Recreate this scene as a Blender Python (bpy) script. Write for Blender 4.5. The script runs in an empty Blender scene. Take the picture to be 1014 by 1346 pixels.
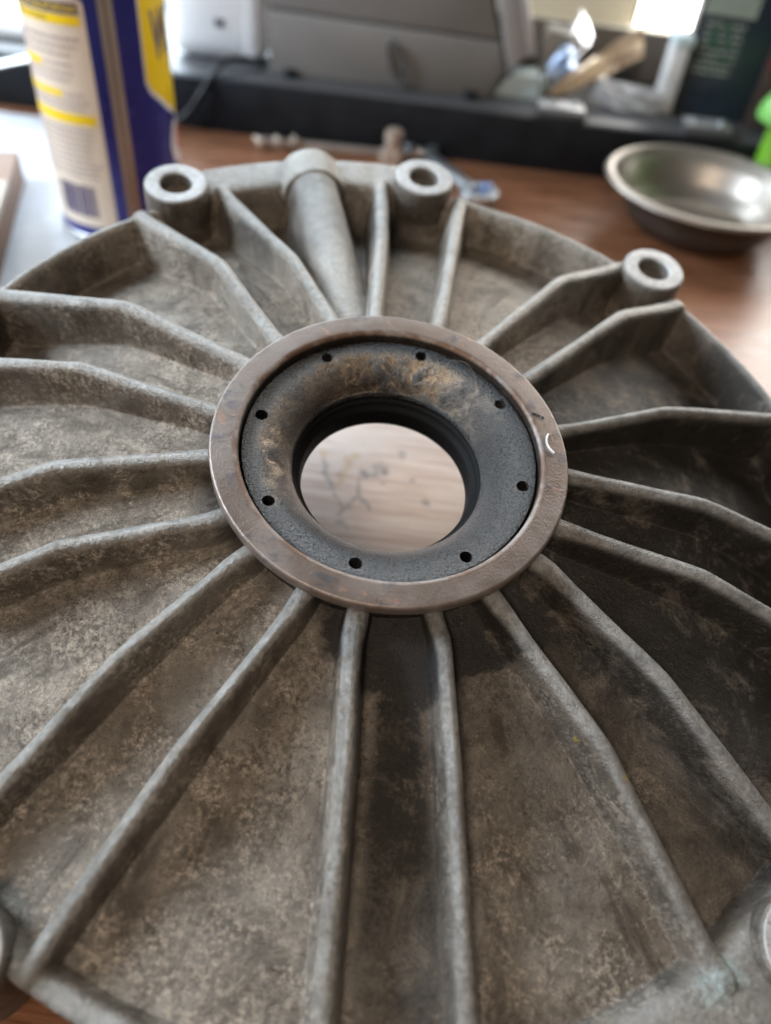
import bpy, bmesh, math, random
import numpy as np
from mathutils import Vector, Matrix

random.seed(7)
rng = np.random.default_rng(7)
scene = bpy.context.scene
COL = scene.collection
U = 0.048            # one scene unit = radius of the hub ring = 48 mm

# ------------------------------------------------------------------ camera
cam_data = bpy.data.cameras.new('camera')
cam = bpy.data.objects.new('camera', cam_data)
COL.objects.link(cam)
cam_data.sensor_fit = 'HORIZONTAL'
cam_data.sensor_width = 36.0
cam_data.lens = 36.0
cam_data.clip_start = 0.005
cam_data.clip_end = 50.0
CAM_R = Vector((0.99257, 0.08577, 0.08625)).normalized()
CAM_F = Vector((0.0, 0.70927, -0.70494)).normalized()
CAM_R = (CAM_R - CAM_R.dot(CAM_F) * CAM_F).normalized()
CAM_U = CAM_R.cross(CAM_F)
cam.matrix_world = Matrix(((CAM_R.x, CAM_U.x, -CAM_F.x, 0.0),
                           (CAM_R.y, CAM_U.y, -CAM_F.y, 0.0),
                           (CAM_R.z, CAM_U.z, -CAM_F.z, 4.384 * U),
                           (0, 0, 0, 1)))
cam_data.dof.use_dof = True
cam_data.dof.focus_distance = 4.15 * U
cam_data.dof.aperture_fstop = 8.2
scene.camera = cam

# ------------------------------------------------------------------ light
world = bpy.data.worlds.new('World')
scene.world = world
world.use_nodes = True
bg = world.node_tree.nodes['Background']
bg.inputs['Color'].default_value = (1.0, 0.95, 0.89, 1)
bg.inputs['Strength'].default_value = 0.06


def area_lamp(name, loc, target, sx, sy, power, color):
    d = bpy.data.lights.new(name, 'AREA')
    d.shape = 'RECTANGLE'
    d.size = sx
    d.size_y = sy
    d.energy = power
    d.color = color
    o = bpy.data.objects.new(name, d)
    COL.objects.link(o)
    o.location = loc
    o.rotation_euler = (Vector(target) - Vector(loc)).to_track_quat('-Z', 'Y').to_euler()
    return o


area_lamp('side_window_lamp', (-0.90, 0.26, 0.58), (0, 0.16, 0.05), 0.50, 0.40, 21.0, (0.74, 0.87, 1.0))
area_lamp('added_front_fill', (-0.16, -0.50, 0.74), (0, 0.20, 0.03), 0.22, 0.22, 5.1, (1.0, 0.85, 0.70))  # added warm fill behind the camera, lighting the bench through the bore

scene.view_settings.view_transform = 'Standard'
scene.view_settings.look = 'None'
scene.view_settings.exposure = 0.0
scene.view_settings.gamma = 1.0
scene.render.engine = 'CYCLES'
scene.cycles.use_denoising = True
scene.cycles.max_bounces = 8


# ------------------------------------------------------------------ helpers
def tag(o, label=None, cat=None, group=None, kind=None):
    if label: o['label'] = label
    if cat: o['category'] = cat
    if group: o['group'] = group
    if kind: o['kind'] = kind
    return o


def empty(name, loc, label, cat, group=None, rotz=0.0):
    o = bpy.data.objects.new(name, None)
    o.empty_display_size = 0.01
    COL.objects.link(o)
    o.location = loc
    o.rotation_euler = (0, 0, rotz)
    return tag(o, label, cat, group)


def link_bm(name, bm, mat, parent=None, smooth=True, auto=35):
    me = bpy.data.meshes.new(name)
    bmesh.ops.recalc_face_normals(bm, faces=bm.faces[:])
    bm.to_mesh(me)
    bm.free()
    me.materials.append(mat)
    if smooth:
        me.polygons.foreach_set('use_smooth', [True] * len(me.polygons))
        me.set_sharp_from_angle(angle=math.radians(auto))
    o = bpy.data.objects.new(name, me)
    COL.objects.link(o)
    if parent: o.parent = parent
    return o


def link_mesh(name, verts, faces, mat, parent=None, smooth=True, auto=35):
    me = bpy.data.meshes.new(name)
    me.from_pydata([tuple(v) for v in verts], [], [tuple(f) for f in faces])
    me.materials.append(mat)
    if smooth:
        me.polygons.foreach_set('use_smooth', [True] * len(me.polygons))
        me.set_sharp_from_angle(angle=math.radians(auto))
    o = bpy.data.objects.new(name, me)
    COL.objects.link(o)
    if parent: o.parent = parent
    return o


def lathe(profile, seg=96, closed=False):
    """profile: list of (r, z); returns verts, faces (open or closed loop)."""
    n = len(profile)
    verts, faces = [], []
    for i in range(seg):
        a = 2 * math.pi * i / seg
        c, s = math.cos(a), math.sin(a)
        for r, z in profile:
            verts.append((r * c, r * s, z))
    m = n if closed else n - 1
    for i in range(seg):
        j = (i + 1) % seg
        for k in range(m):
            k2 = (k + 1) % n
            faces.append((i * n + k, j * n + k, j * n + k2, i * n + k2))
    return verts, faces


def rounded(pts, rad, steps=5, closed=False):
    """round the corners of a polyline profile."""
    out = []
    n = len(pts)
    for i, p in enumerate(pts):
        if not closed and i in (0, n - 1):
            out.append(p); continue
        a = Vector(pts[i - 1]); b = Vector(p); c = Vector(pts[(i + 1) % n])
        rr = rad[i] if isinstance(rad, (list, tuple)) else rad
        d1 = (a - b); d2 = (c - b)
        rr = min(rr, d1.length * 0.45, d2.length * 0.45)
        if rr < 1e-6:
            out.append(p); continue
        p1 = b + d1.normalized() * rr; p2 = b + d2.normalized() * rr
        for k in range(steps + 1):
            t = k / steps
            q = p1.lerp(b, t).lerp(b.lerp(p2, t), t)
            out.append((q.x, q.y))
    return out


def box_bm(cx, cy, cz, sx, sy, sz, bevel=0.0, seg=2, rot=None):
    bm = bmesh.new()
    bmesh.ops.create_cube(bm, size=1.0)
    for v in bm.verts:
        v.co = Vector((v.co.x * sx, v.co.y * sy, v.co.z * sz))
    if bevel:
        bmesh.ops.bevel(bm, geom=bm.edges[:], offset=bevel, segments=seg, profile=0.5, affect='EDGES')
    if rot is not None:
        bmesh.ops.rotate(bm, verts=bm.verts, cent=(0, 0, 0), matrix=rot)
    bmesh.ops.translate(bm, verts=bm.verts, vec=(cx, cy, cz))
    return bm


def tube_mesh(points, radius, seg=10, samples=8):
    """smooth tube through points (Catmull-Rom)."""
    P = [Vector(p) for p in points]
    path = []
    for i in range(len(P) - 1):
        p0 = P[max(i - 1, 0)]; p1 = P[i]; p2 = P[i + 1]; p3 = P[min(i + 2, len(P) - 1)]
        for k in range(samples):
            t = k / samples
            path.append(0.5 * ((2 * p1) + (-p0 + p2) * t + (2 * p0 - 5 * p1 + 4 * p2 - p3) * t * t
                               + (-p0 + 3 * p1 - 3 * p2 + p3) * t ** 3))
    path.append(P[-1])
    verts, faces = [], []
    up = Vector((0, 0, 1))
    for i, q in enumerate(path):
        d = (path[min(i + 1, len(path) - 1)] - path[max(i - 1, 0)]).normalized()
        s = d.cross(up)
        if s.length < 1e-4: s = d.cross(Vector((1, 0, 0)))
        s.normalize(); w = s.cross(d)
        r = radius[i * (len(radius) - 1) // max(len(path) - 1, 1)] if isinstance(radius, (list, tuple)) else radius
        for k in range(seg):
            a = 2 * math.pi * k / seg
            verts.append(q + s * (r * math.cos(a)) + w * (r * math.sin(a)))
    for i in range(len(path) - 1):
        for k in range(seg):
            k2 = (k + 1) % seg
            faces.append((i * seg + k, i * seg + k2, (i + 1) * seg + k2, (i + 1) * seg + k))
    faces.append(tuple(range(seg - 1, -1, -1)))
    faces.append(tuple((len(path) - 1) * seg + k for k in range(seg)))
    return verts, faces


# ------------------------------------------------------------------ materials
class NT:
    def __init__(self, name):
        self.m = bpy.data.materials.new(name)
        self.m.use_nodes = True
        self.t = self.m.node_tree
        self.b = self.t.nodes['Principled BSDF']

    def n(self, kind, **kw):
        nd = self.t.nodes.new(kind)
        for k, v in kw.items(): setattr(nd, k, v)
        return nd

    def put(self, sock, v):
        if v is None: return
        if isinstance(v, bpy.types.NodeSocket): self.t.links.new(v, sock)
        elif isinstance(v, (tuple, list)) and len(v) == 3 and sock.type == 'RGBA': sock.default_value = (*v, 1)
        else: sock.default_value = v

    def obj_coord(self, scale=(1, 1, 1), rot=(0, 0, 0), loc=(0, 0, 0)):
        tc = self.n('ShaderNodeTexCoord')
        mp = self.n('ShaderNodeMapping')
        mp.inputs['Scale'].default_value = scale
        mp.inputs['Rotation'].default_value = rot
        mp.inputs['Location'].default_value = loc
        self.t.links.new(tc.outputs['Object'], mp.inputs['Vector'])
        return mp.outputs[0]

    def noise(self, vec, scale, detail=6, rough=0.6, dist=0.0, out=0):
        nd = self.n('ShaderNodeTexNoise')
        self.put(nd.inputs['Vector'], vec)
        nd.inputs['Scale'].default_value = scale
        nd.inputs['Detail'].default_value = detail
        nd.inputs['Roughness'].default_value = rough
        nd.inputs['Distortion'].default_value = dist
        return nd.outputs[out]

    def voro(self, vec, scale, feature='F1', out='Distance'):
        nd = self.n('ShaderNodeTexVoronoi', feature=feature)
        self.put(nd.inputs['Vector'], vec)
        nd.inputs['Scale'].default_value = scale
        return nd.outputs[out]

    def rmp(self, v, a, b, c=0.0, d=1.0):
        nd = self.n('ShaderNodeMapRange')
        nd.interpolation_type = 'SMOOTHSTEP'
        self.put(nd.inputs[0], v)
        for i, x in enumerate((a, b, c, d)): nd.inputs[i + 1].default_value = x
        return nd.outputs[0]

    def math(self, op, a, b=None, clamp=False):
        nd = self.n('ShaderNodeMath', operation=op, use_clamp=clamp)
        self.put(nd.inputs[0], a)
        if b is not None: self.put(nd.inputs[1], b)
        return nd.outputs[0]

    def mix(self, f, a, b):
        nd = self.n('ShaderNodeMix', data_type='RGBA')
        self.put(nd.inputs[0], f)
        self.put(nd.inputs[6], a)
        self.put(nd.inputs[7], b)
        return nd.outputs[2]

    def fmix(self, f, a, b):
        nd = self.n('ShaderNodeMix', data_type='FLOAT')
        self.put(nd.inputs[0], f)
        self.put(nd.inputs[2], a)
        self.put(nd.inputs[3], b)
        return nd.outputs[0]

    def spot(self, vec, c, r0, r1):
        nd = self.n('ShaderNodeVectorMath', operation='DISTANCE')
        self.put(nd.inputs[0], vec)
        nd.inputs[1].default_value = c
        return self.rmp(nd.outputs['Value'], r1, r0)

    def stroke(self, vec, a, b, w):
        """mask of a thin mark between two points."""
        a = Vector(a); b = Vector(b); ab = b - a
        s1 = self.n('ShaderNodeVectorMath', operation='SUBTRACT'); self.put(s1.inputs[0], vec); s1.inputs[1].default_value = a
        dt = self.n('ShaderNodeVectorMath', operation='DOT_PRODUCT'); self.put(dt.inputs[0], s1.outputs[0]); dt.inputs[1].default_value = ab / ab.dot(ab)
        cl = self.math('ADD', dt.outputs['Value'], 0.0, True)
        sc = self.n('ShaderNodeVectorMath', operation='SCALE'); sc.inputs[0].default_value = ab; self.put(sc.inputs['Scale'], cl)
        ds = self.n('ShaderNodeVectorMath', operation='DISTANCE'); self.put(ds.inputs[0], s1.outputs[0]); self.put(ds.inputs[1], sc.outputs[0])
        return self.rmp(ds.outputs['Value'], w, w * 0.3)

    def attr(self, name):
        nd = self.n('ShaderNodeAttribute', attribute_name=name)
        return nd.outputs['Fac']

    def bump(self, h, strength, dist, normal=None):
        nd = self.n('ShaderNodeBump')
        self.put(nd.inputs['Height'], h)
        nd.inputs['Strength'].default_value = strength
        nd.inputs['Distance'].default_value = dist
        if normal is not None: self.put(nd.inputs['Normal'], normal)
        return nd.outputs[0]

    def out(self, color=None, rough=None, metal=None, normal=None, spec=None, **kw):
        b = self.b
        self.put(b.inputs['Base Color'], color)
        self.put(b.inputs['Roughness'], rough)
        self.put(b.inputs['Metallic'], metal)
        if normal is not None: self.put(b.inputs['Normal'], normal)
        if spec is not None: self.put(b.inputs['Specular IOR Level'], spec)
        for k, v in kw.items(): self.put(b.inputs[k.replace('_', ' ')], v)
        return self.m


def simple(name, color, rough=0.5, metal=0.0, var=0.12, scale=60.0, bump=0.0, bscale=300.0, **kw):
    t = NT(name)
    v = t.obj_coord()
    nz = t.noise(v, scale, 5)
    dark = tuple(c * (1 - var) for c in color)
    lite = tuple(min(1, c * (1 + var)) for c in color)
    col = t.mix(t.rmp(nz, 0.3, 0.7), dark, lite)
    nrm = t.bump(t.noise(v, bscale, 4), 0.4, bump) if bump else None
    return t.out(col, t.rmp(nz, 0.2, 0.8, rough * 0.85, min(1, rough * 1.15)), metal, nrm, **kw)


def mat_cast():
    """weathered die-cast aluminium: dull metal under brown dirt, fine pale crust, soot near the hub, painted bay shade, rubbed ridges."""
    t = NT('cast_aluminium')
    v = t.obj_coord()
    big = t.noise(v, 1.3, 5, 0.6, 0.3)
    mid = t.noise(v, 5.0, 9, 0.68, 0.5)
    mid2 = t.noise(t.obj_coord(loc=(7.3, 2.1, 4.4)), 3.4, 9, 0.70, 0.6)
    fine = t.noise(v, 34.0, 7, 0.72)
    grit = t.noise(v, 78.0, 4, 0.75)
    wear = t.attr('wear')
    oil = t.attr('oil')
    base = t.mix(t.rmp(mid, 0.30, 0.70), (0.120, 0.098, 0.077), (0.282, 0.240, 0.195))
    base = t.mix(t.rmp(big, 0.46, 0.66, 0, 0.5), base, (0.235, 0.217, 0.192))
    # dark dirt drawn into patches
    dirt = t.math('MULTIPLY', t.rmp(t.noise(t.obj_coord(loc=(1.7, 8.2, 0.4)), 2.2, 9, 0.72, 0.8), 0.50, 0.68), 0.80)
    base = t.mix(dirt, base, (0.048, 0.035, 0.025))
    # pale mineral crust, fine speckle gathered in loose clouds
    cl = t.rmp(mid2, 0.36, 0.60)
    crust = t.math('MULTIPLY', cl, t.rmp(fine, 0.44, 0.60))
    crust = t.math('MULTIPLY', crust, t.rmp(grit, 0.34, 0.58))
    base = t.mix(t.math('MULTIPLY', crust, 0.88), base, (0.54, 0.46, 0.375))
    # runs of old oil drawn outwards from the hub
    sp = t.n('ShaderNodeSeparateXYZ'); t.put(sp.inputs[0], v)
    ang = t.math('ARCTAN2', sp.outputs[1], sp.outputs[0])
    rad = t.math('SQRT', t.math('ADD', t.math('MULTIPLY', sp.outputs[0], sp.outputs[0]), t.math('MULTIPLY', sp.outputs[1], sp.outputs[1])))
    cb = t.n('ShaderNodeCombineXYZ'); t.put(cb.inputs[0], t.math('MULTIPLY', ang, 9.0)); t.put(cb.inputs[1], t.math('MULTIPLY', rad, 1.1))
    run = t.math('MULTIPLY', t.rmp(t.noise(cb.outputs[0], 1.5, 7, 0.66, 0.5), 0.52, 0.66), t.rmp(mid, 0.3, 0.6, 0.2, 0.7))
    base = t.mix(run, base, (0.062, 0.048, 0.036))
    wipe = t.math('MULTIPLY', t.rmp(t.noise(t.obj_coord(loc=(9, 1, 3)), 1.7, 6, 0.6, 0.8), 0.54, 0.66), 0.40)
    base = t.mix(wipe, base, (0.30, 0.275, 0.245))
    pits = t.rmp(t.noise(t.obj_coord(loc=(3, 9, 1)), 60.0, 5, 0.75), 0.56, 0.68, 0, 0.8)
    base = t.mix(pits, base, (0.030, 0.024, 0.019))
    # oily soot stains and the shade painted along with them
    om = t.math('MULTIPLY', oil, t.math('ADD', t.rmp(t.noise(v, 3.2, 9, 0.72, 0.6), 0.30, 0.56, 0.0, 0.75), t.rmp(fine, 0.36, 0.60, 0.0, 0.45)), True)
    base = t.mix(t.math('MULTIPLY', om, 0.94), base, (0.010, 0.008, 0.0065))
    # rubbed ridges
    wn = t.math('MULTIPLY', wear, t.rmp(t.noise(v, 8.0, 8, 0.75), 0.25, 0.65, 0.28, 0.92), True)
    ridge = t.mix(t.rmp(fine, 0.20, 0.80), (0.185, 0.176, 0.162), (0.345, 0.332, 0.310))
    ridge = t.mix(t.rmp(t.noise(t.obj_coord(loc=(2, 2, 2)), 6.0, 7, 0.7), 0.54, 0.68, 0, 0.6), ridge, (0.12, 0.10, 0.082))
    base = t.mix(wn, base, ridge)
    tl = t.math('MULTIPLY', t.stroke(v, (2.02, -2.17, -0.45), (1.92, -2.25, -0.45), 0.10), t.rmp(fine, 0.36, 0.60, 0.05, 0.40))
    base = t.mix(tl, base, (0.33, 0.47, 0.47))
    for c_, r_ in (((1.345, -1.158, -0.25), .030), ((1.435, -1.471, -0.25), .034), ((1.41, -1.44, -0.25), .024), ((1.20, -1.33, -0.3), .03)):
        base = t.mix(t.math('MULTIPLY', t.spot(v, c_, r_ * 0.4, r_), t.rmp(fine, 0.4, 0.55, 0, 0.8)), base, (0.45, 0.34, 0.06))
    h = t.math('ADD', t.math('MULTIPLY', fine, 0.8), t.math('MULTIPLY', grit, 0.75))
    h = t.math('ADD', h, t.math('MULTIPLY', mid, 1.0))
    h = t.math('MULTIPLY', h, t.fmix(wn, 1.0, 0.5))
    nrm = t.bump(h, 0.60, 0.0011)
    rough = t.math('ADD', t.rmp(big, 0.35, 0.65, 0.28, 0.46), t.rmp(fine, 0.3, 0.7, -0.06, 0.10))
    rough = t.fmix(crust, rough, 0.85)
    rough = t.fmix(wn, rough, t.rmp(fine, 0.3, 0.7, 0.28, 0.44))
    rough = t.fmix(om, rough, t.rmp(fine, 0.3, 0.7, 0.28, 0.5))
    metal = t.fmix(wn, 0.62, 0.90)
    metal = t.fmix(t.math('MAXIMUM', crust, t.math('MAXIMUM', om, dirt)), metal, 0.08)
    return t.out(base, rough, metal, nrm, 0.45)


def mat_machined():
    """bare machined aluminium boss face with turning marks."""
    t = NT('machined_aluminium')
    v = t.obj_coord()
    fine = t.noise(v, 60.0, 5, 0.7)
    col = t.mix(t.rmp(t.noise(v, 9.0, 6), 0.3, 0.7), (0.36, 0.35, 0.335), (0.52, 0.515, 0.51))
    col = t.mix(t.rmp(fine, 0.50, 0.66, 0, 0.75), col, (0.19, 0.165, 0.14))
    nrm = t.bump(fine, 0.35, 0.0005)
    return t.out(col, t.rmp(fine, 0.3, 0.7, 0.5, 0.65), 0.45, nrm)


def mat_ring():
    """brown heat-tinted steel ring with blue-grey blotches."""
    t = NT('tinted_steel')
    v = t.obj_coord()
    big = t.noise(v, 2.6, 6, 0.6, 0.5)
    mid = t.noise(t.obj_coord(loc=(4, 1, 0)), 7.0, 7, 0.62, 0.6)
    fine = t.noise(v, 70.0, 5, 0.7)
    col = t.mix(t.rmp(big, 0.35, 0.65), (0.200, 0.148, 0.120), (0.252, 0.208, 0.183))
    col = t.mix(t.rmp(mid, 0.54, 0.66, 0, 0.8), col, (0.115, 0.110, 0.120))
    col = t.mix(t.rmp(t.noise(t.obj_coord(loc=(1, 6, 2)), 9.0, 6, 0.6, 0.4), 0.62, 0.70, 0, 0.7), col, (0.40, 0.235, 0.165))
    col = t.mix(t.rmp(t.noise(t.obj_coord(loc=(8, 3, 2)), 13.0, 4, 0.6), 0.70, 0.74, 0, 0.85), col, (0.06, 0.06, 0.065))
    col = t.mix(t.rmp(fine, 0.60, 0.75, 0, 0.45), col, (0.08, 0.06, 0.05))
    sp = t.n('ShaderNodeSeparateXYZ'); t.put(sp.inputs[0], v)
    rad = t.math('SQRT', t.math('ADD', t.math('MULTIPLY', sp.outputs[0], sp.outputs[0]), t.math('MULTIPLY', sp.outputs[1], sp.outputs[1])))
    cb = t.n('ShaderNodeCombineXYZ'); t.put(cb.inputs[0], rad)
    turn = t.noise(cb.outputs[0], 130.0, 3, 0.7)
    edge = t.math('MAXIMUM', t.rmp(rad, 0.982, 0.998), t.rmp(rad, 0.872, 0.852))
    edge = t.math('MULTIPLY', edge, t.rmp(t.noise(v, 11.0, 6, 0.7), 0.38, 0.6))
    col = t.mix(t.math('MULTIPLY', edge, 0.45), col, (0.36, 0.32, 0.29))
    rust = t.math('MULTIPLY', t.rmp(rad, 0.89, 0.86), t.rmp(t.noise(t.obj_coord(loc=(0, 4, 9)), 3.0, 7, 0.7), 0.42, 0.56))
    col = t.mix(t.math('MULTIPLY', rust, 0.85), col, (0.115, 0.055, 0.026))
    col = t.mix(t.math('MULTIPLY', t.rmp(rad, 0.848, 0.842), t.rmp(fine, 0.3, 0.6, 0.6, 1.0)), col, (0.012, 0.010, 0.009))  # groove shade below the lip painted black into the colour
    hh = t.math('ADD', t.math('MULTIPLY', fine, 0.8), t.math('ADD', t.math('MULTIPLY', mid, 1.5), t.math('MULTIPLY', turn, 0.5)))
    nrm = t.bump(hh, 0.45, 0.0004)
    rough = t.math('ADD', t.rmp(big, 0.3, 0.7, 0.32, 0.46), t.rmp(rad, 0.88, 0.86, 0.0, 0.12))
    return t.out(col, rough, t.rmp(rad, 0.88, 0.86, 0.62, 0.35), nrm)


def mat_funnel():
    """sooty cast throat, black grit with brown rubbed patches, oily."""
    t = NT('sooty_casting')
    v = t.obj_coord()
    big = t.noise(v, 2.2, 5, 0.6, 0.4)
    mid = t.noise(t.obj_coord(loc=(2, 5, 1)), 8.0, 7, 0.66, 0.5)
    fine = t.noise(v, 75.0, 5, 0.75)
    rub = t.attr('rub')
    col = t.mix(t.rmp(fine, 0.35, 0.65), (0.002, 0.002, 0.002), (0.062, 0.059, 0.057))
    r2 = t.math('MULTIPLY', rub, t.rmp(mid, 0.24, 0.60), True)
    col = t.mix(r2, col, t.mix(t.rmp(mid, 0.40, 0.62), (0.075, 0.053, 0.036), (0.215, 0.158, 0.105)))
    col = t.mix(t.rmp(big, 0.62, 0.78, 0, 0.4), col, (0.09, 0.075, 0.06))
    grit = t.noise(v, 62.0, 3, 0.7)
    hh = t.math('ADD', t.math('MULTIPLY', fine, t.fmix(r2, 0.9, 0.25)), t.math('MULTIPLY', grit, t.fmix(r2, 0.9, 0.15)))
    nrm = t.bump(hh, 0.8, 0.0008)
    rough = t.fmix(r2, t.rmp(fine, 0.3, 0.7, 0.20, 0.40), 0.27)
    return t.out(col, rough, t.fmix(r2, 0.75, 0.85), nrm, 0.7, Coat_Weight=0.85, Coat_Roughness=0.17, Coat_Normal=nrm)


def mat_rubber():
    t = NT('oily_rubber')
    v = t.obj_coord()
    fine = t.noise(v, 60.0, 6, 0.75)
    scr = t.rmp(t.noise(t.obj_coord(scale=(1, 1, 3)), 42.0, 6, 0.8, 0.3), 0.66, 0.72, 0, 0.7)
    scr = t.math('MULTIPLY', scr, t.rmp(t.noise(v, 4.0, 3), 0.45, 0.6))
    col = t.mix(scr, (0.005, 0.005, 0.005), (0.30, 0.28, 0.25))
    return t.out(col, t.rmp(fine, 0.3, 0.7, 0.45, 0.7), 0.0, t.bump(fine, 0.5, 0.0004), 0.12)


def mat_wood():
    """stained bench top: brown grain, painted brightness below the bore, ink and paint spots."""
    t = NT('bench_wood')
    v = t.obj_coord()
    g = t.noise(t.obj_coord(scale=(8.0, 110.0, 20.0), rot=(0, 0, 0.10)), 2.2, 9, 0.66, 0.7)
    g2 = t.noise(t.obj_coord(scale=(16.0, 420.0, 40.0), rot=(0, 0, 0.10)), 2.0, 5, 0.7, 0.2)
    big = t.noise(v, 5.0, 5, 0.55)
    col = t.mix(t.rmp(g, 0.3, 0.7), (0.125, 0.047, 0.022), (0.275, 0.122, 0.062))
    col = t.mix(t.rmp(g2, 0.52, 0.70, 0, 0.65), col, (0.085, 0.040, 0.023))
    # brightness seen through the bore, painted in as a pale patch
    sep = t.n('ShaderNodeSeparateXYZ'); t.put(sep.inputs[0], v)
    dx = t.math('MULTIPLY', t.math('SUBTRACT', sep.outputs[0], 0.0), 1.0)
    dy = t.math('SUBTRACT', sep.outputs[1], 0.225)
    d2 = t.math('ADD', t.math('MULTIPLY', dx, dx), t.math('MULTIPLY', dy, dy))
    d = t.math('SQRT', d2)
    d = t.math('ADD', d, t.math('MULTIPLY', t.math('SUBTRACT', big, 0.5), 0.06))
    bore_light = t.rmp(d, 0.075, 0.045)
    pale = t.mix(t.rmp(g, 0.3, 0.7), (0.56, 0.41, 0.34), (0.84, 0.74, 0.68))
    pale = t.mix(t.rmp(g2, 0.54, 0.70, 0, 0.6), pale, (0.42, 0.27, 0.21))
    col = t.mix(bore_light, col, pale)
    wob = t.n('ShaderNodeTexNoise'); t.put(wob.inputs['Vector'], v); wob.inputs['Scale'].default_value = 120.0; wob.inputs['Detail'].default_value = 4
    wsub = t.n('ShaderNodeVectorMath', operation='SUBTRACT'); t.put(wsub.inputs[0], wob.outputs['Color']); wsub.inputs[1].default_value = (.5, .5, .5)
    wsc = t.n('ShaderNodeVectorMath', operation='SCALE'); t.put(wsc.inputs[0], wsub.outputs[0]); wsc.inputs['Scale'].default_value = 0.009
    wad = t.n('ShaderNodeVectorMath', operation='ADD'); t.put(wad.inputs[0], v); t.put(wad.inputs[1], wsc.outputs[0])
    wv = wad.outputs[0]
    blot = t.rmp(t.noise(v, 300.0, 4, 0.7), 0.40, 0.60)
    ink = None
    for a_, b_, w_ in (((-.0139, .1995, 0), (-.0219, .2199, 0), .0014), ((-.0219, .2199, 0), (-.0283, .2396, 0), .0016), ((-.0166, .2093, 0), (-.0106, .2189, 0), .0014),
                       ((-.0106, .2189, 0), (-.0113, .2300, 0), .0013), ((-.0106, .2189, 0), (-.0066, .2120, 0), .0013)):
        k_ = t.stroke(wv, a_, b_, w_)
        ink = k_ if ink is None else t.math('MAXIMUM', ink, k_)
    ink = t.math('MULTIPLY', ink, 0.42)
    for c_, r_ in (((-.0042, .2354, 0), .0055), ((-.0095, .2330, 0), .0045), ((.0095, .2313, 0), .0022), ((-.0020, .2290, 0), .0016), ((-.0200, .2300, 0), .0020), ((.016, .219, 0), .003), ((.004, .246, 0), .003)):
        k_ = t.math('MULTIPLY', t.spot(wv, c_, r_ * 0.3, r_), t.math('ADD', t.math('MULTIPLY', blot, 0.6), 0.15))
        ink = t.math('MAXIMUM', ink, k_)
    col = t.mix(ink, col, (0.075, 0.095, 0.125))
    org = t.math('MAXIMUM', t.stroke(wv, (-.0205, .2240, 0), (-.0160, .2440, 0), .0026), t.spot(wv, (-.0290, .2419, 0), .001, .0036))
    col = t.mix(t.math('MULTIPLY', org, t.math('ADD', t.math('MULTIPLY', blot, 0.6), 0.2)), col, (0.58, 0.36, 0.17))
    for c_, r_ in (((-.068, .034, 0), .0022),):
        col = t.mix(t.spot(wv, c_, r_ * .5, r_), col, (0.05, 0.02, 0.01))
    nrm = t.bump(t.math('ADD', g, t.math('MULTIPLY', g2, 0.6)), 0.25, 0.0006)
    rough = t.fmix(bore_light, t.rmp(g, 0.3, 0.7, 0.24, 0.40), 0.5)
    return t.out(col, rough, 0.0, nrm)


CAST, MACH, RING, FUNNEL, RUBBER, WOOD = mat_cast(), mat_machined(), mat_ring(), mat_funnel(), mat_rubber(), mat_wood()
BLACK = simple('black_plastic', (0.008, 0.009, 0.011), 0.6, 0.0, 0.3, 40, 0.0004, spec=0.2)
GREY = simple('grey_panel', (0.155, 0.145, 0.132), 0.55, 0.0, 0.08, 12, 0.0003, 500)
DKGREY = simple('dark_grey_plastic', (0.06, 0.06, 0.062), 0.5)
LTGREY = simple('light_grey_metal', (0.50, 0.50, 0.50), 0.32, 0.6, 0.1)
WHITEP = simple('white_plastic', (0.82, 0.81, 0.79), 0.42, 0.0, 0.05, 20, Subsurface_Weight=0.8, Subsurface_Scale=0.03, Subsurface_Radius=(1.0, 1.0, 1.0))
PAPER = simple('white_paper', (0.78, 0.80, 0.83), 0.8, 0.0, 0.05, 90, 0.0004, 500)
CREAM = simple('cream_paint', (0.78, 0.72, 0.58), 0.6, 0.0, 0.04, 8)
BROWNBOX = simple('brown_cardboard', (0.22, 0.135, 0.090), 0.75, 0.0, 0.15, 40, 0.0004, 400)
TAN = simple('tan_edge', (0.42, 0.35, 0.28), 0.7, 0.0, 0.15, 60)
BLOCKWOOD = simple('pine_block', (0.38, 0.24, 0.13), 0.65, 0.0, 0.2, 40)
STEEL = simple('bowl_steel', (0.36, 0.32, 0.28), 0.38, 0.85, 0.12, 14, 0.0002, 200)
TOOLSTEEL = simple('tool_steel', (0.55, 0.60, 0.65), 0.32, 0.9, 0.1, 30)
BRASS = simple('worn_brass', (0.46, 0.37, 0.30), 0.5, 0.6, 0.12, 60)
CANBLUE = simple('can_blue', (0.022, 0.027, 0.20), 0.28, 0.25, 0.08, 25)
CANYEL = simple('print_yellow', (0.82, 0.58, 0.01), 0.32, 0.0, 0.05, 25)
CANCREAM = simple('print_cream', (0.66, 0.57, 0.47), 0.38, 0.0, 0.05, 25)
CANINK = simple('print_ink', (0.10, 0.085, 0.11), 0.4)
CANINKL = simple('print_small_type', (0.40, 0.34, 0.33), 0.45)
CANNAVY = simple('print_navy', (0.07, 0.065, 0.16), 0.4)
CANSEAM = simple('bare_tin', (0.46, 0.39, 0.33), 0.30, 0.8, 0.15, 12)
CANWHITE = simple('print_white', (0.75, 0.75, 0.77), 0.35)
CANRED = simple('print_red', (0.62, 0.06, 0.045), 0.35)
FOIL = simple('silver_foil', (0.78, 0.80, 0.84), 0.18, 0.9, 0.1, 30, 0.002, 60)
FOILBLUE = simple('blue_foil', (0.40, 0.52, 0.86), 0.25, 0.5, 0.4, 20, 0.001, 60)
ORANGE = simple('orange_film', (0.80, 0.55, 0.38), 0.25, 0.3, 0.45, 45, 0.002, 60)
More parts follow.
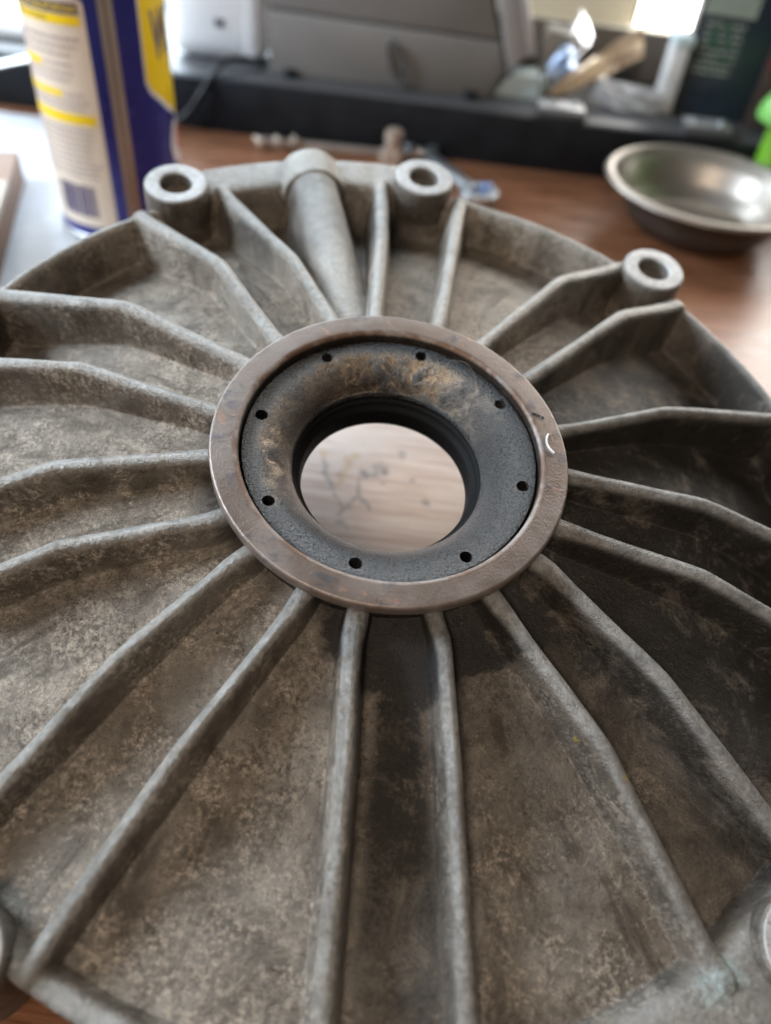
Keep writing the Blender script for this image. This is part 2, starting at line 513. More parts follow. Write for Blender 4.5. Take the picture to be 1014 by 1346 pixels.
PALEBLUE = simple('pale_blue_sheet', (0.50, 0.60, 0.62), 0.6)
CLEARISH = simple('crinkled_film', (0.62, 0.62, 0.62), 0.2, 0.3, 0.3, 40, 0.003, 60)
DARKBOX = simple('dark_print_card', (0.014, 0.022, 0.032), 0.35, 0.0, 0.3, 20)
DARKBROWN = simple('dark_brown_card', (0.045, 0.030, 0.026), 0.4, 0.0, 0.3, 20)
PRINTGREY = simple('box_pale_type', (0.20, 0.23, 0.19), 0.5)
PRINTGREEN = simple('box_green_type', (0.03, 0.13, 0.06), 0.5)
PRINTRED = simple('box_dark_red', (0.11, 0.02, 0.025), 0.5)
GREENP = simple('green_plastic', (0.15, 0.36, 0.025), 0.35, 0.0, 0.1, 20)
GREENL = simple('pale_green_plastic', (0.18, 0.46, 0.10), 0.35, 0.0, 0.1, 20)
CABLE = simple('cable_rubber', (0.016, 0.016, 0.017), 0.5)
LINT = simple('pale_lint', (0.36, 0.33, 0.29), 0.8)
SLIVER = simple('bright_swarf', (0.66, 0.65, 0.63), 0.4, 0.5)
GRIME = simple('black_grime', (0.02, 0.017, 0.015), 0.5)


def emit(name, color, s):
    t = NT(name)
    return t.out((0.8, 0.8, 0.8), 0.2, 0.0, Emission_Color=color, Emission_Strength=s)


PANE = emit('daylight_pane', (1.0, 0.975, 0.93), 8.0)
PANEB = emit('daylight_pane_cool', (0.74, 0.88, 1.0), 11.0)

# ------------------------------------------------------------------ table
TW, TD = 2.2, 1.6
tb = box_bm(0.0, 0.12, -0.015, TW, TD, 0.03, 0.003)
tag(link_bm('table_top', tb, WOOD), kind='structure')

# ------------------------------------------------------------------ bell housing
BASIS = Matrix(((0.99530, 0.08104, 0.05196), (-0.06793, 0.97404, -0.21583), (-0.06810, 0.21128, 0.97505)))
housing = empty('bell_housing', (0, 0, 0), 'dirty cast aluminium housing with radial ribs and a brown steel hub ring', 'housing')
Mh = BASIS.to_4x4() @ Matrix.Scale(U, 4)
Mh.translation = Vector((-0.006, 3.299, 1.640)) * U
housing.matrix_world = Mh

RIBS = [
 ((-0.866, 0.748), (-1.405, 1.355), (-2.166, 1.917)),
 ((-0.577, 1.038), (-0.960, 1.562), (-1.664, 2.352)),
 ((-0.294, 1.126), (-0.416, 2.022), (-0.546, 2.838)),
 ((0.125, 1.205), (0.113, 1.797), (0.094, 2.874)),
 ((0.428, 1.097), (0.907, 1.936), (1.507, 2.646)),
 ((0.761, 0.897), (1.365, 1.722), (1.867, 2.253)),
 ((0.979, 0.511), (1.675, 0.915), (2.561, 1.311)),
 ((1.052, 0.180), (1.893, 0.242), (2.870, 0.175)),
 ((1.018, -0.193), (1.868, -0.262), (2.842, -0.465)),
 ((0.973, -0.473), (1.639, -0.947), (2.391, -1.596)),
 ((0.753, -0.779), (1.333, -1.367), (1.932, -2.131)),
 ((0.461, -0.978), (0.611, -1.583), (0.888, -2.736)),
 ((0.020, -1.104), (0.112, -1.692), (0.268, -2.860)),
 ((-0.303, -1.036), (-0.635, -1.798), (-0.981, -2.705)),
 ((-0.683, -0.867), (-1.061, -1.457), (-1.554, -2.421)),
 ((-0.855, -0.632), (-1.555, -0.943), (-2.432, -1.538)),
 ((-0.999, -0.239), (-1.774, -0.475), (-2.697, -0.988)),
 ((-1.065, 0.082), (-1.916, 0.231), (-2.865, 0.237)),
 ((-1.022, 0.501), (-1.851, 0.790), (-2.775, 0.875)),
]
BOSSES = [(3.06, 131.9), (3.03, 94.5), (3.01, 56.5), (3.105, -40.4), (3.05, -115.4),
          (3.05, 169.0), (3.05, 18.5), (3.05, -8.0), (3.05, -77.0), (3.05, -152.0)]
BOSS_R, BOSS_TOP, RIM_Z = 0.235, -0.375, -0.45
TUBE_A = math.radians(111.6)


def wrapdeg(a): return (a + 180.0) % 360.0 - 180.0


def sstep(x, a, b):
    t = np.clip((x - a) / (b - a), 0, 1)
    return t * t * (3 - 2 * t)


def vnoise(x, y, freq, seed, octaves=3):
    g = np.random.default_rng(seed)
    out = np.zeros_like(x); amp = 1.0
    for o in range(octaves):
        for _ in range(7):
            a = g.uniform(0, 2 * math.pi); ph = g.uniform(0, 2 * math.pi); f = freq * g.uniform(0.6, 1.5)
            out += amp * np.sin(f * (x * math.cos(a) + y * math.sin(a)) + ph) / 4.0
        freq *= 2.1; amp *= 0.5
    return out


def smax(a, b, k):
    h = np.clip(0.5 + 0.5 * (a - b) / k, 0, 1)
    return b + (a - b) * h + k * h * (1 - h)


def softplus(x, e): return 0.5 * (x + np.sqrt(x * x + e * e))


def build_casting():
    NTH, NR = 1900, 330
    th = np.arange(NTH) * 2 * math.pi / NTH
    deg = wrapdeg(np.degrees(th))
    # outline of the rim
    land_far = sstep(deg, 92.5, 96.5) * (1 - sstep(deg, 130.5, 134.0))
    land_near = sstep(deg, -76, -68) * (1 - sstep(deg, -45, -39))
    Rout = 2.965 + 0.285 * land_far + 0.50 * land_near
    Rin = 2.905 + 0.035 * land_far - 0.055 * sstep(-deg, -15, 30) + 0.0 * deg
    Rin = np.minimum(Rin, Rout - 0.055)
    r0 = 0.90
    s = np.linspace(0, 1, NR)
    R = r0 + (Rout[:, None] - r0) * s[None, :]
    T = np.repeat(th[:, None], NR, 1)
    X = R * np.cos(T); Y = R * np.sin(T)
    # floor
    rk = [0.8, 0.95, 1.1, 1.4, 1.9, 2.3, 2.6, 2.75, 3.4]
    zk = [-.27, -.285, -.31, -.365, -.47, -.60, -.73, -.79, -.80]
    rr = np.linspace(.8, 3.4, 400); zz = np.interp(rr, rk, zk)
    ker = np.ones(31) / 31; zz = np.convolve(np.pad(zz, 15, mode='edge'), ker, 'valid')
    floor = np.interp(R, rr, zz)
    nearside = (sstep(deg, -165, -130) * (1 - sstep(deg, -30, -5)))[:, None]
    floor = floor + 0.20 * nearside * sstep(R, 1.9, 2.8)
    floor = floor + 0.012 * vnoise(X, Y, 3.0, 3) + 0.004 * vnoise(X, Y, 12.0, 5)
    neck = -0.10 - 9.0 * softplus(R - 0.935, 0.05)
    Z = smax(floor, neck, 0.07)
    part = np.zeros(Z.shape, np.int16)       # 0 floor, 1..19 rib, 30 rim, 31 tube
    wear = np.zeros(Z.shape)
    best = np.full(Z.shape, -9.0)
    for i, (p0, p1, p2) in enumerate(RIBS):
        p0 = np.array(p0); p1 = np.array(p1); p2 = np.array(p2)
        d01 = (p1 - p0) / np.linalg.norm(p1 - p0)
        q0 = p0 * 0.86 / np.linalg.norm(p0)
        d12 = (p2 - p1) / np.linalg.norm(p2 - p1)
        q2 = p2 + d12 * 0.10
        D = np.full(Z.shape, 9.0)
        for a, b in ((q0, p0), (p0, p1), (p1, q2)):
            ab = b - a; L2 = ab @ ab
            t = np.clip(((X - a[0]) * ab[0] + (Y - a[1]) * ab[1]) / L2, 0, 1)
            D = np.minimum(D, np.hypot(X - a[0] - t * ab[0], Y - a[1] - t * ab[1]))
        g = np.random.default_rng(100 + i)
        kr = np.linalg.norm(p1)
        er = min(np.linalg.norm(p2), 2.95)
        rz = np.linspace(0.8, 3.3, 300)
        ztp = np.interp(rz, [0.8, 0.93, 1.03, kr, er, 3.3], [-.14, -.14, -.135, -.20 + g.uniform(-.008, .008), RIM_Z + 0.005, RIM_Z + 0.005])
        ztp = np.convolve(np.pad(ztp, 14, mode='edge'), np.ones(29) / 29, 'valid')
        if i in (11, 12):      # the near ribs stop short below the ring with a small notch
            ztp = ztp - 0.05 * (1 - sstep(rz, 1.02, 1.20))
        ztop = np.interp(R, rz, ztp) + 0.0025 * vnoise(X, Y, 9.0, 40 + i, 2)
        hw = 0.042 + g.uniform(-.004, .005) + 0.010 * sstep(R, 1.9, 2.9) + 0.012 * (1 - sstep(R, 1.0, 1.25))
        Dn = D + 0.0022 * vnoise(X, Y, 7.0, 70 + i, 2)
        zr = ztop - 7.5 * softplus(Dn - hw - 0.004, 0.014) - 2.5 * np.minimum(D, .1) ** 2 + 0.010
        w = sstep(zr - ztop, -0.055, -0.005)
        sel = zr > Z
        part = np.where(sel, i + 1, part)
        Z = smax(zr, Z, 0.05)
        wear = np.maximum(wear, w * (zr > Z - 0.05))
    # rim
    rimz = RIM_Z - 5.0 * softplus(Rin[:, None] - R, 0.03) + 0.003 * vnoise(X, Y, 8.0, 11)
    sel = rimz > Z - 0.004
    part = np.where(sel & (R > 2.6), 30, part)
    Z = smax(rimz, Z, 0.05)
    wear = np.maximum(wear, sstep(rimz, RIM_Z - 0.06, RIM_Z - 0.015) * sstep(R, 2.75, 2.85))
    # bolt boss fillets
    for br, ba in BOSSES:
        bx, by = br * math.cos(math.radians(ba)), br * math.sin(math.radians(ba))
        D = np.hypot(X - bx, Y - by)
        zb = BOSS_TOP - 0.045 - 7.0 * softplus(D - BOSS_R + 0.02, 0.03)
        sel = (zb > Z)
        part = np.where(sel & (D < BOSS_R + 0.03), 30, part)
        Z = smax(zb, Z, 0.05)
        Z = np.where(D < BOSS_R - 0.035, np.minimum(Z, -0.95), Z)
    # oil gallery tube
    ca, sa = math.cos(TUBE_A), math.sin(TUBE_A)
    al = X * ca + Y * sa; pe = -X * sa + Y * ca
    tr = 0.205
    zax = np.interp(al, [0.9, 3.3], [-0.385, -0.555])
    zt = zax + np.sqrt(np.maximum(tr * tr - pe * pe, 0)) - 6.0 * softplus(np.abs(pe) - tr + 0.012, 0.02)
    zt = np.where(al > 0, zt, -9)
    sel = (zt > Z)
    part = np.where(sel, 31, part)
    Z = smax(zt, Z, 0.035)
    wear = np.maximum(wear, 0.75 * sstep(zt - zax, 0.05, 0.16))
    # rounded outer edge
    Z = Z - 0.05 * softplus(R - Rout[:, None] + 0.02, 0.012) * 10
    # oily soot stains by the hub, with shade painted into the same mask
    sector = sstep(deg, -62, -20) * (1 - sstep(deg, 26, 70))
    oil = 1.2 * sector[:, None] * np.ones_like(Z)  # shade of the right bays painted in, together with a modest stain
    hubz = 1.14 + 0.75 * sector[:, None]
    oil = np.maximum(oil, 1.0 * (1 - sstep(R + 0.08 * vnoise(X, Y, 4, 21), hubz - 0.28, hubz)))
    near = 1.6 * sstep(deg, -112, -95) * (1 - sstep(deg, 20, 45))
    blob = sstep(vnoise(X, Y, 7.0, 77, 4) - 1.3 * (R - 1.10), -0.35, 0.55) * (1 - sstep(R, 1.15, 1.7))
    oil = np.maximum(oil, 1.15 * near[:, None] * blob)
    pocket = sstep(deg, 91, 97) * (1 - sstep(deg, 124, 130))
    oil = np.maximum(oil, 0.8 * pocket[:, None] * sstep(R, 1.7, 2.3) * (1 - sstep(R, 2.86, 2.9)))  # shadow in the far cavity below the rim, painted in
    oil = np.maximum(oil, 0.45 * np.clip(vnoise(X, Y, 1.4, 31), 0, 1))
    gap = sstep(deg, -84, -80) * (1 - sstep(deg, -74, -70))
    oil = np.maximum(oil, gap[:, None] * (1.25 - 0.55 * sstep(R, 1.3, 2.7)))  # shadow strip between two near ribs, painted as a dark streak
    # skirt rows under the rim
    rows = [(0.006, -0.06), (0.008, -0.20), (0.0, -0.40), (-0.02, -0.545)]
    Xs, Ys, Zs = [X], [Y], [Z]
    for dr, dz in rows:
        rr_ = (Rout + dr)[:, None]
        Xs.append(rr_ * np.cos(th)[:, None]); Ys.append(rr_ * np.sin(th)[:, None])
        Zs.append(np.full((NTH, 1), RIM_Z + dz))
    nsk = len(rows)
    X = np.concatenate(Xs, 1); Y = np.concatenate(Ys, 1); Z = np.concatenate(Zs, 1)
    wear = np.concatenate([wear] + [np.zeros((NTH, 1))] * nsk, 1)
    oil = np.concatenate([oil] + [np.full((NTH, 1), .3)] * nsk, 1)
    part = np.concatenate([part] + [np.full((NTH, 1), 30, np.int16)] * nsk, 1)
    M = NR + nsk
    # soften the part map borders so that a rib is one clean strip
    V = np.stack([X, Y, Z], -1)
    dth = np.roll(V, -1, 0) - np.roll(V, 1, 0)
    dr_ = np.empty_like(V)
    dr_[:, 1:-1] = V[:, 2:] - V[:, :-2]; dr_[:, 0] = V[:, 1] - V[:, 0]; dr_[:, -1] = V[:, -1] - V[:, -2]
    N = np.cross(dr_, dth)
    N /= np.maximum(np.linalg.norm(N, axis=-1, keepdims=True), 1e-12)
    idx = np.arange(NTH * M).reshape(NTH, M)
    ii = np.roll(idx, -1, 0)
    quads = np.stack([idx[:, :-1], idx[:, 1:], ii[:, 1:], ii[:, :-1]], -1).reshape(-1, 4)
    fp = part[:, :-1].reshape(-1)
    V = V.reshape(-1, 3); N = N.reshape(-1, 3); W = wear.reshape(-1); O = oil.reshape(-1)

    def emit_part(name, code):
        q = quads[fp == code]
        if len(q) == 0: return None
        used, inv = np.unique(q.ravel(), return_inverse=True)
        me = bpy.data.meshes.new(name)
        me.vertices.add(len(used)); me.vertices.foreach_set('co', V[used].astype(np.float32).ravel())
        me.loops.add(inv.size); me.loops.foreach_set('vertex_index', inv.astype(np.int32))
        me.polygons.add(len(q)); me.polygons.foreach_set('loop_start', np.arange(0, inv.size, 4, dtype=np.int32))
        me.update(calc_edges=True)
        me.polygons.foreach_set('use_smooth', np.ones(len(q), bool))
        for an, arr in (('wear', W), ('oil', O)):
            a = me.attributes.new(an, 'FLOAT', 'POINT'); a.data.foreach_set('value', arr[used].astype(np.float32))
        me.normals_split_custom_set_from_vertices(N[used].astype(np.float32))
        me.materials.append(CAST)
        o = bpy.data.objects.new(name, me); COL.objects.link(o); o.parent = housing
        return o

    emit_part('shell_floor', 0)
    emit_part('rim', 30)
    emit_part('oil_gallery_tube', 31)
    for i in range(len(RIBS)):
        emit_part('rib', i + 1)


build_casting()


def add_attr(o, **kw):
    n = len(o.data.vertices)
    for k, f in kw.items():
        a = o.data.attributes.new(k, 'FLOAT', 'POINT')
        a.data.foreach_set('value', [float(f(v.co)) for v in o.data.vertices] if callable(f) else [float(f)] * n)


# collar at the rim end of the gallery tube
pr = rounded([(0.16, -0.02), (0.262, 0.0), (0.262, 0.30), (0.0, 0.30)], 0.025, 4)
vs, fs = lathe(pr, 72)
collar = link_mesh('tube_collar', vs, fs, CAST, housing)
dirv = Vector((math.cos(TUBE_A), math.sin(TUBE_A), -0.03)).normalized()
q = dirv.to_track_quat('Z', 'Y').to_matrix()
for v in collar.data.vertices:
    v.co = q @ v.co + Vector((2.905 * math.cos(TUBE_A), 2.905 * math.sin(TUBE_A), -0.575))
add_attr(collar, wear=lambda c: 0.8 if c.z > -0.5 else 0.3, oil=0.1)

# bolt bosses: turned face, chamfer, through hole
bp = rounded([(0.0, BOSS_TOP - 0.13), (0.118, BOSS_TOP - 0.125), (0.122, BOSS_TOP - 0.012), (0.132, BOSS_TOP), (0.222, BOSS_TOP), (0.238, BOSS_TOP - 0.016), (0.243, BOSS_TOP - 0.08), (0.245, -1.0)],
             [0, .02, .005, .004, .005, .006, .02, 0], 3)
vs, fs = lathe(bp, 72)
boss_mesh = None
for br, ba in BOSSES:
    if boss_mesh is None:
        o = link_mesh('bolt_boss', vs, fs, CAST, housing)
        boss_mesh = o.data
        boss_mesh.materials.append(MACH)
        for p in boss_mesh.polygons:
            c = p.center
            if math.hypot(c.x, c.y) < 0.228 and c.z > BOSS_TOP - 0.03: p.material_index = 1
        add_attr(o, wear=lambda c: 0.5 if c.z > BOSS_TOP - 0.02 else 0.0, oil=0.45)
    else:
        o = bpy.data.objects.new('bolt_boss', boss_mesh); COL.objects.link(o); o.parent = housing
    o.location = (br * math.cos(math.radians(ba)), br * math.sin(math.radians(ba)), 0)
    o.rotation_euler = (0, 0, math.radians(ba * 3.7))

# hub ring: flat steel washer with a rolled inner lip
rp = rounded([(0.905, -0.115), (0.985, -0.105), (1.0, -0.07), (1.0, -0.012), (0.990, 0.0), (0.866, 0.0), (0.852, -0.006), (0.843, -0.022), (0.841, -0.115)],
             [0, .01, .02, .008, .006, .010, .010, .006, 0], 4)
vs, fs = lathe(rp, 256, closed=True)
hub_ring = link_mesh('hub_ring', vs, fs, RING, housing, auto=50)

# throat of the hub with eight drilled oil holes
fpz = [(0.93, -0.30), (0.93, -0.118), (0.841, -0.118), (0.833, -0.095), (0.829, -0.058), (0.790, -0.052), (0.722, -0.058), (0.680, -0.078), (0.635, -0.112), (0.595, -0.158), (0.566, -0.205), (0.552, -0.240),
       (0.552, -0.258), (0.600, -0.262), (0.600, -0.50), (0.70, -0.62), (0.93, -0.62)]
fpz = rounded(fpz, [0, 0, .002, .004, .005, .02, .03, .03, .03, .03, .02, .008, .006, 0, 0, 0, 0], 3, closed=True)
vs, fs = lathe(fpz, 288, closed=True)
throat = link_mesh('hub_throat', vs, fs, FUNNEL, housing, auto=40)
bmc = bmesh.new()
for k in range(8):
    a = 2.292 - 0.40 + 0.40 - k * math.pi / 4
    mtx = Matrix.Translation((0.760 * math.cos(a), 0.760 * math.sin(a), -0.10)) @ Matrix.Rotation(0.15 * math.sin(k * 2.1), 4, 'X')
    bmesh.ops.create_cone(bmc, cap_ends=True, segments=28, radius1=0.034, radius2=0.034 + 0.003 * (k % 2), depth=0.30, matrix=mtx)
mec = bpy.data.meshes.new('cutter'); bmc.to_mesh(mec); bmc.free()
cut = bpy.data.objects.new('cutter', mec); COL.objects.link(cut); cut.parent = housing
bpy.context.view_layer.update()
md = throat.modifiers.new('holes', 'BOOLEAN'); md.operation = 'DIFFERENCE'; md.object = cut; md.solver = 'EXACT'
dg = bpy.context.evaluated_depsgraph_get()
newme = bpy.data.meshes.new_from_object(throat.evaluated_get(dg))
throat.modifiers.clear(); throat.data = newme
newme.name = 'hub_throat'
bpy.data.objects.remove(cut); bpy.data.meshes.remove(mec)
newme.polygons.foreach_set('use_smooth', [True] * len(newme.polygons)); newme.set_sharp_from_angle(angle=math.radians(40))


def rubf(c):
    a = math.degrees(math.atan2(c.y, c.x)); r = math.hypot(c.x, c.y)
    f = max(0.0, 1 - abs(wrapdeg(a - 100)) / 75.0) + 0.8 * max(0.0, 1 - abs(wrapdeg(a - 195)) / 45.0)
    return min(1.0, 1.5 * f) * min(1.0, max(0.0, (0.76 - r) / 0.05)) * (1.0 if r > 0.56 else 0.0)


add_attr(throat, rub=rubf)

# lip seal pressed into the bore
sp = rounded([(0.605, -0.268), (0.565, -0.272), (0.542, -0.282), (0.534, -0.305), (0.505, -0.335), (0.497, -0.440), (0.515, -0.470), (0.605, -0.480)],
             [0, .008, .008, .01, .01, .008, .01, 0], 3)
vs, fs = lathe(sp, 160)
link_mesh('oil_seal', vs, fs, RUBBER, housing)
# underside
up = [(0.70, -0.62), (1.2, -0.60), (1.9, -0.68), (2.45, -0.86), (2.75, -0.97), (2.94, -0.995)]
vs, fs = lathe(up, 96)
und = link_mesh('underside', vs, fs, CAST, housing)
add_attr(und, wear=0.0, oil=0.2)

# specks on the ring: bright swarf curl, hair, grime flakes
def ring_pt(r, deg, z=0.0):
    a = math.radians(deg)
    return Mh @ Vector((r * math.cos(a), r * math.sin(a), z))


pts = []
for k in range(7):
    t = k / 6
    pts.append(ring_pt(0.885 + 0.028 * (2 * t - 1) ** 2 + 0.005 * t, 19.5 - 8.5 * t, 0.010))
vs, fs = tube_mesh(pts, 0.0065 * U, 8, 4)
tag(link_mesh('metal_shaving', vs, fs, SLIVER), 'tiny bright curved metal shaving lying on the brown hub ring', 'shaving')
pts = [ring_pt(0.73, 74, -0.045), ring_pt(0.79, 72, -0.03), ring_pt(0.80, 66, -0.01), ring_pt(0.77, 60, -0.02), ring_pt(0.73, 56, -0.035), ring_pt(0.70, 53, -0.05)]
vs, fs = tube_mesh(pts, 0.0006 * U, 5, 6)
tag(link_mesh('lint_fibre', vs, fs, LINT), 'thin pale lint fibre curled over the far inner edge of hub ring', 'lint')
flk = bmesh.new()
for k in range(3):
    c = ring_pt(0.885 + 0.02 * k, 30 - 1.2 * k, 0.004)
    bmesh.ops.create_icosphere(flk, subdivisions=2, radius=0.012 * U, matrix=Matrix.Translation(c) @ Mh.to_3x3().normalized().to_4x4() @ Matrix.Diagonal((1.6 - 0.4 * k, 0.7, 0.35, 1)))
tag(link_bm('grime_flake', flk, GRIME), 'black flake of grime beside the metal shaving on the hub ring', 'grime')

# wooden prop that tilts the casting up at its far side
pb = box_bm(1.9 * U, 5.30 * U, 0.50 * U, 0.9 * U, 0.7 * U, 1.0 * U, 0.0015)
tag(link_bm('prop_block', pb, BLOCKWOOD), 'pine block under the far edge of the ribbed casting', 'block')

# ------------------------------------------------------------------ spray can
CC = Vector((-3.55 * U, 8.83 * U, 0.0015)); CR = 0.70 * U
can = empty('spray_can', CC, 'blue and yellow spray lubricant can with cream label panel', 'spray can')
faceang = math.atan2(-CC.y, -CC.x)          # direction towards the viewer
can.rotation_euler = (0, 0, faceang)          # local +X looks at the viewer, local +Y is the viewer's right


def can_bend(x, z, off):
    """x: arc length in degrees (positive = viewer's right), z in units."""
    a = math.radians(x)
    r = CR + off
    return Vector((r * math.cos(a), r * math.sin(a), z * U))


cp = rounded([(0.0, 0.02), (0.50, 0.03), (0.63, 0.0), (0.68, 0.0), (0.70, 0.05), (0.70, 3.45), (0.66, 3.52), (0.64, 3.56), (0.40, 3.86), (0.30, 3.92), (0.30, 3.98), (0.0, 3.98)], .025, 3)
vs, fs = lathe([(r * U, z * U) for r, z in cp], 96)
link_mesh('body', vs, fs, CANBLUE, can)
cp = rounded([(0.27, 3.96), (0.27, 4.35), (0.20, 4.45), (0.0, 4.45)], .04, 3)
vs, fs = lathe([(r * U, z * U) for r, z in cp], 40)
link_mesh('spray_cap', vs, fs, CANRED, can)
cp = rounded([(0.685, 0.012), (0.722, 0.02), (0.722, 0.075), (0.700, 0.085)], .012, 3)
vs, fs = lathe([(r * U, z * U) for r, z in cp], 96)
link_mesh('base_rim', vs, fs, LTGREY, can)


def decal(name, polys, mat, off, parent=can, bend=can_bend, step=3.0):
    bm = bmesh.new()
    for poly in polys:
        vsx = [bm.verts.new((x, z, 0)) for x, z in poly]
        bm.faces.new(vsx)
    bmesh.ops.triangulate(bm, faces=bm.faces[:])
    xs = [v.co.x for v in bm.verts]
    x = math.floor(min(xs) / step) * step + step
    while x < max(xs):
        bmesh.ops.bisect_plane(bm, geom=bm.verts[:] + bm.edges[:] + bm.faces[:], plane_co=(x, 0, 0), plane_no=(1, 0, 0), dist=1e-6)
        x += step
    for v in bm.verts: v.co = bend(v.co.x, v.co.y, off)
    me = bpy.data.meshes.new(name); bm.normal_update(); bm.to_mesh(me); bm.free()
    me.materials.append(mat)
    o = bpy.data.objects.new(name, me); COL.objects.link(o); o.parent = parent
    return o


def rect(x0, x1, z0, z1): return [(x0, z0), (x1, z0), (x1, z1), (x0, z1)]


def rrect(x0, x1, z0, z1, rx, rz):
    out = []
    for cx_, cz_, a0 in ((x1 - rx, z0 + rz, -90), (x1 - rx, z1 - rz, 0), (x0 + rx, z1 - rz, 90), (x0 + rx, z0 + rz, 180)):
        for k in range(5):
            a = math.radians(a0 + k * 22.5)
            out.append((cx_ + rx * math.cos(a), cz_ + rz * math.sin(a)))
    return out


def text_decal(name, body, x_right, z_base, size, mat, off, width_deg=None, bend=can_bend, parent=can, bold=0.0, step=3.0):
    cu = bpy.data.curves.new(name, 'FONT'); cu.body = body; cu.size = 1.0; cu.align_x = 'RIGHT' if width_deg else 'LEFT'
    cu.offset = bold
    tmp = bpy.data.objects.new('tmp_text', cu); COL.objects.link(tmp)
    bpy.context.view_layer.update()
    me = bpy.data.meshes.new_from_object(tmp.evaluated_get(bpy.context.evaluated_depsgraph_get()))
    bpy.data.objects.remove(tmp); bpy.data.curves.remove(cu)
    bm = bmesh.new(); bm.from_mesh(me); bpy.data.meshes.remove(me)
    xs = [v.co.x for v in bm.verts]; w = max(xs) - min(xs); x1 = max(xs)
    for v in bm.verts:
        v.co = Vector((x_right + (v.co.x - x1) * (width_deg / w), z_base + v.co.y * size, 0))
    xs = [v.co.x for v in bm.verts]
    x = math.floor(min(xs) / step) * step + step
    while x < max(xs):
        bmesh.ops.bisect_plane(bm, geom=bm.verts[:] + bm.edges[:] + bm.faces[:], plane_co=(x, 0, 0), plane_no=(1, 0, 0), dist=1e-6)
        x += step
    for v in bm.verts: v.co = bend(v.co.x, v.co.y, off)
    me = bpy.data.meshes.new(name); bm.to_mesh(me); bm.free(); me.materials.append(mat)
    o = bpy.data.objects.new(name, me); COL.objects.link(o); o.parent = parent
    return o


E1, E2, E3 = 0.00015, 0.0003, 0.00045
label = decal('label_panel', [rrect(-112, -7.5, 0.20, 2.42, 5, 0.06)], CANCREAM, E1)
label['label'] = 'cream text panel with yellow bars and barcode'
decal('label_bar', [rect(-105, -11.5, 2.285, 2.385)], CANINK, E2)
text_decal('label_text', 'SALE TO CALIFORNIA', -13, 2.305, 0.085, CANYEL, E3, 68)
decal('label_bar', [rect(-105, -11.5, 2.195, 2.275)], CANYEL, E2)
text_decal('label_text', 'DIRECTIONS:', -37.5, 2.212, 0.07, CANINK, E3, 40)


def type_lines(rows, x0, x1, mat, h):
    g = random.Random(int(rows[0] * 100))
    polys = []
    for z in rows:
        x = x0; end = x1 - g.uniform(0, 10)
        while x < end:
            w = g.uniform(2.0, 6.5)
            polys.append(rect(x, min(x + w, end), z, z + h)); x += w + 1.3
    return polys


decal('label_type', type_lines([2.06, 1.99, 1.92], -95, -15, CANINKL, .03), CANINKL, E2)
decal('label_bar', [rect(-100, -53, 1.80, 1.865)], CANYEL, E2)
decal('label_type', type_lines([1.83], -50, -22, CANINKL, .03) + type_lines([1.755, 1.69], -95, -20, CANINKL, .03), CANINKL, E2)
decal('label_bar', [rect(-100, -37, 1.545, 1.605)], CANYEL, E2)
decal('label_type', type_lines([1.56], -34, -13, CANINKL, .03) + type_lines([1.49, 1.43], -95, -14, CANINKL, .03), CANINKL, E2)
decal('label_bar', [rect(-100, -11.5, 1.30, 1.395)], CANYEL, E2)
decal('label_type', type_lines([1.225, 1.165, 1.105, 1.045, .985, .925, .865, .805, .75], -95, -12, CANINKL, .028), CANINKL, E2)
bars = []; x = -62.0; gg = random.Random(4)
while x < -24:
    w = gg.choice([0.9, 1.4, 2.2, 3.0]); bars.append(rect(x, x + w, 0.31, 0.66)); x += w + gg.choice([0.7, 1.0, 1.6])
decal('barcode', bars, CANNAVY, E2)
decal('tin_seam', [rect(2.8, 14.3, 0.09, 3.44)], CANSEAM, E1)
decal('seam_line', [rect(7.6, 9.2, 0.09, 3.44)], simple('seam_shadow', (0.16, 0.12, 0.10), 0.5, 0.4), E2)
shield = [(36.5, 2.75), (36.0, 1.70), (40, 1.60), (60, 1.40), (80, 1.24), (100, 1.40), (122, 1.62), (126, 1.72), (126, 2.75)]
decal('shield_outline', [[(x * 1.0 + (-1.6 if x < 80 else 1.6 if x > 80 else 0), z - (0.035 if z < 2.7 else -0.03)) for x, z in shield]], CANWHITE, E1)
decal('shield', [shield], CANYEL, E2)
text_decal('brand_text', 'WD-40', 119, 1.86, 0.62, CANBLUE, E3, 73, bold=0.02)
decal('round_mark', [[(76 + 16 * math.cos(a), 0.96 + 0.24 * math.sin(a)) for a in [k * math.pi / 12 for k in range(24)]]], CANWHITE, E1)
decal('red_mark', [[(84 + 12 * math.cos(a), 1.0 + 0.17 * math.sin(a)) for a in [k * math.pi / 12 for k in range(24)]]], CANRED, E2)

# ------------------------------------------------------------------ paper sheet and box at the left
def sheet(name, corners, nx, ny, amp, mat, z0, seed, thick=0.0004):
    a, b, c, d = [Vector((p[0] * U, p[1] * U, 0)) for p in corners]
    g = random.Random(seed)
    ph = [(g.uniform(2, 9) / U / 3, g.uniform(0, 6.28), g.uniform(0, 6.28)) for _ in range(6)]
    bm = bmesh.new(); grid = []
    for i in range(nx + 1):
        row = []
        for j in range(ny + 1):
            u, v = i / nx, j / ny
            p = a.lerp(b, u).lerp(d.lerp(c, u), v)
            h = sum(math.sin((p.x * math.cos(q[1]) + p.y * math.sin(q[1])) * q[0] + q[2]) for q in ph) / 6
            p.z = z0 + amp * (0.8 + h)
            row.append(bm.verts.new(p))
        grid.append(row)
    for i in range(nx):
        for j in range(ny): bm.faces.new((grid[i][j], grid[i + 1][j], grid[i + 1][j + 1], grid[i][j + 1]))
    ret = bmesh.ops.solidify(bm, geom=bm.faces[:], thickness=thick)
    return link_bm(name, bm, mat)


